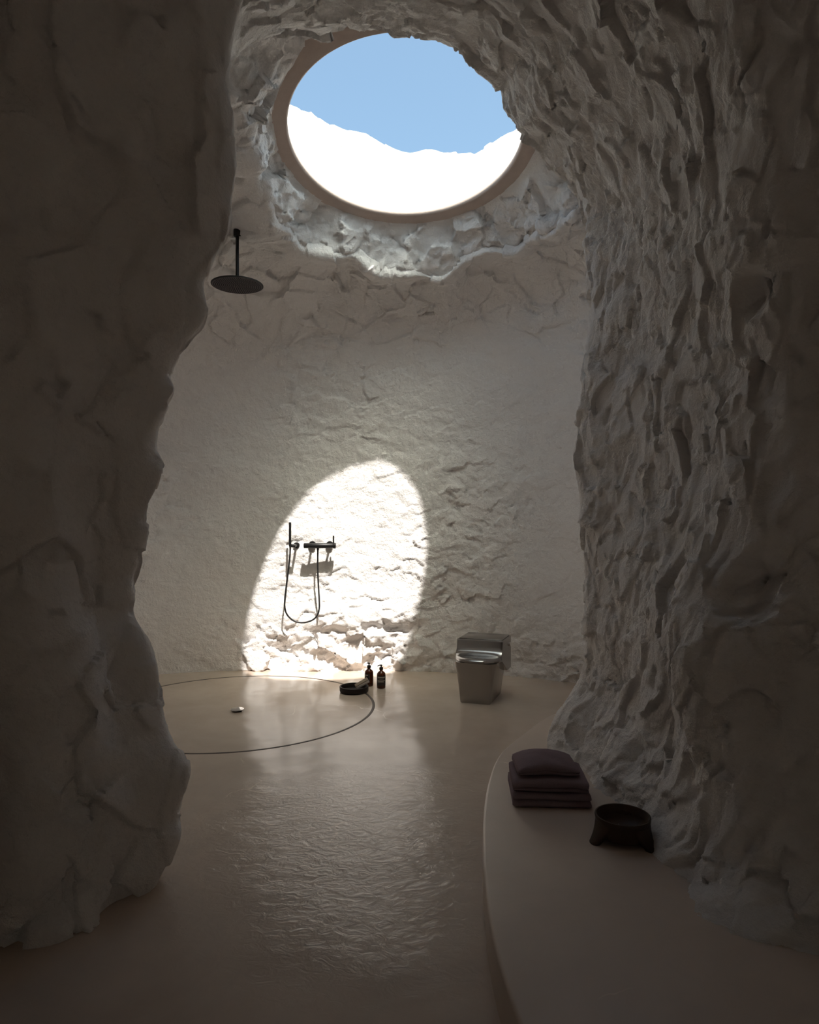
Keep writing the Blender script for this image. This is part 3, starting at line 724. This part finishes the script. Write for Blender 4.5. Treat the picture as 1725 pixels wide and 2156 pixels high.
def make_bottle(loc, rz, label):
    t = empty('pump_bottle', (loc[0], loc[1], 0.0), rz); tag(t, label, 'bottle', 'amber pump bottles by the tray')
    bm = bmesh.new(); bm_lathe(bm, [(0.0, 0.0), (0.031, 0.0), (0.036, 0.005), (0.0365, 0.012), (0.0365, 0.112), (0.034, 0.124), (0.026, 0.135), (0.015, 0.142), (0.013, 0.146), (0.013, 0.160), (0.0, 0.160)], 48)
    b_ = bm_obj('glass', bm, M_AMBER, t)
    bm = bmesh.new(); bm_lathe(bm, [(0.0, 0.004), (0.030, 0.004), (0.034, 0.008), (0.034, 0.110), (0.031, 0.121), (0.0, 0.121)], 40); bm_obj('liquid', bm, M_LIQ, b_)
    bm = bmesh.new(); bm_lathe(bm, [(0.0, 0.152), (0.0155, 0.152), (0.0165, 0.154), (0.0165, 0.170), (0.013, 0.174), (0.006, 0.176), (0.005, 0.186), (0.0, 0.186)], 28); bm_obj('collar', bm, M_BLACK, t)
    bm = bmesh.new(); bm_lathe(bm, [(0.0, 0.184), (0.0085, 0.184), (0.0095, 0.187), (0.0085, 0.195), (0.0, 0.196)], 20)
    bm_tube(bm, [(0, 0, 0.190), (-0.012, -0.002, 0.1915), (-0.024, -0.004, 0.189), (-0.031, -0.005, 0.182)], [0.0055, 0.005, 0.0042, 0.0035], 10)
    bm_obj('pump_spout', bm, M_BLACK, t)
    def wrap(name, z0, z1, a0, a1, r, mt, par):
        n = 14; vv, ff = [], []
        for zz in (z0, z1):
            for k in range(n + 1):
                a = math.radians(a0 + (a1 - a0) * k / n); vv.append((r * math.cos(a), r * math.sin(a), zz))
        for k in range(n): ff.append((k, k + 1, n + 2 + k, n + 1 + k))
        return poly_obj(name, vv, ff, mt, par, True)
    lb = wrap('paper_label', 0.028, 0.108, 195, 345, 0.0369, M_LABEL, t)
    for (z0, z1, a0, a1) in ((0.092, 0.099, 215, 322), (0.081, 0.083, 225, 300), (0.064, 0.070, 213, 318), (0.058, 0.0605, 213, 300), (0.053, 0.0545, 213, 305)):
        wrap('label_print', z0, z1, a0 , a1, 0.0372, M_PRINT, lb)
    return t
make_bottle((-0.236, 5.69), math.radians(8), 'amber pump bottle with printed dark label standing clear of the tray')
make_bottle((-0.342, 5.765), math.radians(-62), 'amber pump bottle standing half hidden behind the ribbed block and tray')

# ------------------------------------------------------------------ steel toilet
TA = math.radians(-20)      # turned towards the shower
tl = empty('toilet', (0.578, 5.42, 0.0), TA); tag(tl, 'one-piece brushed steel toilet standing before the rock wall', 'toilet')
def sm_profile(pts, n):
    pts = np.array(pts, float); t = np.concatenate(([0], np.cumsum(np.linalg.norm(np.diff(pts, axis=0), axis=1))))
    return hermite(t, pts, np.linspace(0, t[-1], n))
# pedestal: rounded rectangles lofted upwards (local -Y is the front)
def rrect(wd, y0, y1, r, n=6):
    out = []
    for (cx, cy, a0) in ((wd / 2 - r, y1 - r, 0), (-wd / 2 + r, y1 - r, 90), (-wd / 2 + r, y0 + r, 180), (wd / 2 - r, y0 + r, 270)):
        for k in range(n + 1):
            a = math.radians(a0 + 90 * k / n); out.append((cx + r * math.cos(a), cy + r * math.sin(a)))
    return out
ped = []
for zz, wd, y0, y1, r in [(0.0, 0.232, -0.232, 0.15, 0.016), (0.004, 0.238, -0.235, 0.152, 0.018), (0.06, 0.250, -0.239, 0.16, 0.022), (0.14, 0.268, -0.244, 0.18, 0.028), (0.22, 0.292, -0.250, 0.20, 0.036), (0.28, 0.318, -0.256, 0.215, 0.045), (0.312, 0.332, -0.260, 0.22, 0.052)]:
    ped.append([(x, y, zz) for x, y in rrect(wd, y0, y1, r)])
bm = bmesh.new(); rings = [[bm.verts.new(p) for p in rg] for rg in ped]
for A, B in zip(rings[:-1], rings[1:]):
    n = len(A)
    for k in range(n): bm.faces.new((A[k], A[(k + 1) % n], B[(k + 1) % n], B[k]))
bm.faces.new(rings[0]); bm.faces.new(rings[-1]); bm_obj('pedestal', bm, M_STEEL, tl, angle=50)
# tank whose face sweeps down onto the closed lid
prof = [(0.235, 0.20), (0.235, 0.452), (0.230, 0.460), (-0.075, 0.462), (-0.083, 0.456)] + [tuple(p) for p in sm_profile([(-0.086, 0.445), (-0.088, 0.425), (-0.094, 0.400), (-0.112, 0.374), (-0.145, 0.357), (-0.190, 0.350), (-0.240, 0.345)], 16)] + [(-0.262, 0.338), (-0.270, 0.328), (-0.270, 0.316), (-0.262, 0.310), (-0.10, 0.308), (0.10, 0.20)]
bm = bmesh.new(); nv = 25; W = 0.365; rings = []
for j in range(nv):
    v_ = -1 + 2 * j / (nv - 1); v_ = math.copysign(1 - (1 - abs(v_)) ** 1.25, v_)
    ring = []
    for (y, zz) in prof:
        f = float(sstep(-0.10, -0.27, y)); yy_ = y + f * 0.105 * abs(v_) ** 3.0
        ins = 0.006 * max(0.0, (abs(v_) - 0.97) / 0.03)
        cy, cz = 0.0, 0.36
        ring.append(bm.verts.new((v_ * W / 2 * (1 - 0.05 * f), yy_ + (cy - yy_) * ins * 2, zz + (cz - zz) * ins * 2)))
    rings.append(ring)
for A, B in zip(rings[:-1], rings[1:]):
    n = len(A)
    for k in range(n): bm.faces.new((A[k], A[(k + 1) % n], B[(k + 1) % n], B[k]))
bm.faces.new(rings[0]); bm.faces.new(rings[-1]); bm_obj('tank_and_lid', bm, M_STEEL, tl, angle=35)
bm = bmesh.new(); bm_box(bm, 0.345, 0.285, 0.006, Matrix.Translation((0, 0.078, 0.4645)), 0.0025); bm_obj('tank_cover', bm, M_STEEL, tl)
bm = bmesh.new(); bm_lathe(bm, [(0, 0), (0.018, 0), (0.018, 0.012), (0.016, 0.014), (0, 0.014)], 28, along((1, 0, 0), (0.181, 0.16, 0.40))); bm_obj('side_button', bm, M_CHROME, tl)

# ------------------------------------------------------------------ towels
def folded_towel(name, W, D, t, layers, z0, loc, rz, seed, label, dome=0.0, sag=0.0):
    """one long cloth folded to and fro, thick ribbon swept across its width"""
    cl = []; h = t * 1.02
    for k in range(layers):
        y0, y1 = (-D / 2, D / 2) if k % 2 == 0 else (D / 2, -D / 2)
        sgn = 1 if y1 > y0 else -1
        for s in np.linspace(0, 1, 14):
            cl.append((y0 + (y1 - y0) * s, h * (k + 0.5)))
        if k < layers - 1:
            for a in np.linspace(-80, 80, 7):
                cl.append((y1 + sgn * math.cos(math.radians(a)) * h * 0.5, h * (k + 1) + math.sin(math.radians(a)) * h * 0.5))
    cl = np.array(cl); tg = np.gradient(cl, axis=0); tg /= np.linalg.norm(tg, axis=1, keepdims=True)
    nrm_ = np.stack((-tg[:, 1], tg[:, 0]), 1); hw_ = t * 0.465
    up = cl + nrm_ * hw_; dn = cl - nrm_ * hw_
    e0 = cl[0] - tg[0] * hw_ * 0.8; e1 = cl[-1] + tg[-1] * hw_ * 0.8
    loop = np.concatenate((up, e1[None], dn[::-1], e0[None]))
    nx = 40; xs_ = np.linspace(-1, 1, nx); G = np.zeros((nx, len(loop), 3))
    for i, xv in enumerate(xs_):
        sh_ = 1 - max(0, (abs(xv) - 0.93) / 0.07) ** 2 * 0.35
        cc_ = np.concatenate((cl, cl[-1:], cl[::-1], cl[:1]))
        ring = cc_ + (loop - cc_) * sh_
        G[i, :, 0] = xv * W / 2; G[i, :, 1:] = ring
    Hh = layers * h
    rel = np.clip(G[..., 2] / Hh, 0, 1)
    ex = (G[..., 0] / (W / 2))
    G[..., 2] += dome * rel * (1 - np.abs(ex) ** 2.2) * (1 - 0.55 * (G[..., 1] / (D / 2)) ** 2) - sag * rel * np.abs(ex) ** 3
    G[..., 0] *= 1 + 0.03 * vnoise(np.stack((rel * 4, rel * 0 + seed, ex * 0.5), -1).reshape(-1, 3), seed).reshape(rel.shape)
    pf = G.reshape(-1, 3) * np.array((14, 18, 22)) + seed * 3.7
    G[..., 2] += (0.0045 * vnoise(pf, seed) * 1.0).reshape(rel.shape) * (rel > 0.12)
    G[..., 1] += (0.011 * vnoise(pf * 0.8 + 9, seed + 5)).reshape(rel.shape)
    o = grid_object(name, G, M_TOWEL, wrap=True)
    me = o.data; bm = bmesh.new(); bm.from_mesh(me)
    bmesh.ops.holes_fill(bm, edges=[e_ for e_ in bm.edges if e_.is_boundary], sides=0); bmesh.ops.recalc_face_normals(bm, faces=bm.faces)
    bm.to_mesh(me); bm.free()
    o.location = (loc[0], loc[1], z0); o.rotation_euler = (0, 0, rz)
    o['label'] = label; o['category'] = 'towel'; o['group'] = 'folded towels on the platform'
    return o
TX, TY = 0.627, 3.09; TRZ = math.radians(-4)
folded_towel('folded_towel', 0.340, 0.255, 0.0295, 2, PZ + 0.001, (TX, TY), TRZ, 3, 'thick dark plum towel folded flat at the bottom of the stack')
folded_towel('folded_towel', 0.325, 0.235, 0.0185, 3, PZ + 0.0625, (TX - 0.002, TY + 0.006), TRZ, 5, 'dark plum towel folded in three, middle of the stack', dome=0.004, sag=0.010)
folded_towel('folded_towel', 0.268, 0.205, 0.0115, 3, PZ + 0.1275, (TX - 0.012, TY + 0.012), TRZ + 0.05, 8, 'small dark plum towel with a rounded top crowning the stack', dome=0.034, sag=0.012)

# ------------------------------------------------------------------ footed bowl
BX, BYY = 0.834, 2.67
bw = empty('footed_bowl', (BX, BYY, PZ), math.radians(0)); tag(bw, 'dark carved wooden bowl on three splayed feet beside the towels', 'bowl')
bm = bmesh.new(); bm_lathe(bm, [(0.0, 0.015), (0.080, 0.015), (0.093, 0.020), (0.099, 0.036), (0.1005, 0.060), (0.1045, 0.083), (0.1065, 0.094), (0.105, 0.0985), (0.100, 0.0985), (0.0975, 0.094), (0.092, 0.066), (0.080, 0.046), (0.055, 0.036), (0.0, 0.033)], 72)
bm_obj('bowl_body', bm, M_WOOD, bw)
for k, a in enumerate((-166, -48, 73)):
    ar = math.radians(a); ca, sa = math.cos(ar), math.sin(ar)
    bm = bmesh.new(); rings = []
    for zz, r0, r1, hw_ in [(0.0, 0.104, 0.138, 0.022), (0.005, 0.100, 0.1385, 0.024), (0.018, 0.090, 0.129, 0.030), (0.036, 0.084, 0.118, 0.040), (0.055, 0.088, 0.1095, 0.054), (0.076, 0.094, 0.105, 0.062)]:
        rg = []
        for j in range(20):
            b2 = 2 * math.pi * j / 20; lat = hw_ * math.copysign(abs(math.sin(b2)) ** 0.7, math.sin(b2)); s_ = 0.5 + 0.5 * math.copysign(abs(math.cos(b2)) ** 0.7, math.cos(b2))
            rad = r0 + (r1 - r0) * s_
            th = lat / rad; rg.append(bm.verts.new((rad * math.cos(ar + th), rad * math.sin(ar + th), zz)))
        rings.append(rg)
    for A, B in zip(rings[:-1], rings[1:]):
        for j in range(20): bm.faces.new((A[j], A[(j + 1) % 20], B[(j + 1) % 20], B[j]))
    bm.faces.new(rings[0]); bm.faces.new(rings[-1]); bm_obj('foot', bm, M_WOOD, bw)
ic = empty('incense_cone', (BX - 0.012, BYY + 0.01, PZ + 0.0345)); tag(ic, 'small pale incense cone on a dish inside the dark bowl', 'incense')
bm = bmesh.new(); bm_lathe(bm, [(0, 0), (0.016, 0), (0.018, 0.003), (0.0, 0.003)], 24); bm_obj('dish', bm, M_WOOD, ic)
bm = bmesh.new(); bm_lathe(bm, [(0, 0.003), (0.0055, 0.003), (0.005, 0.008), (0.0, 0.026)], 16); bm_obj('cone', bm, M_ASH, ic)
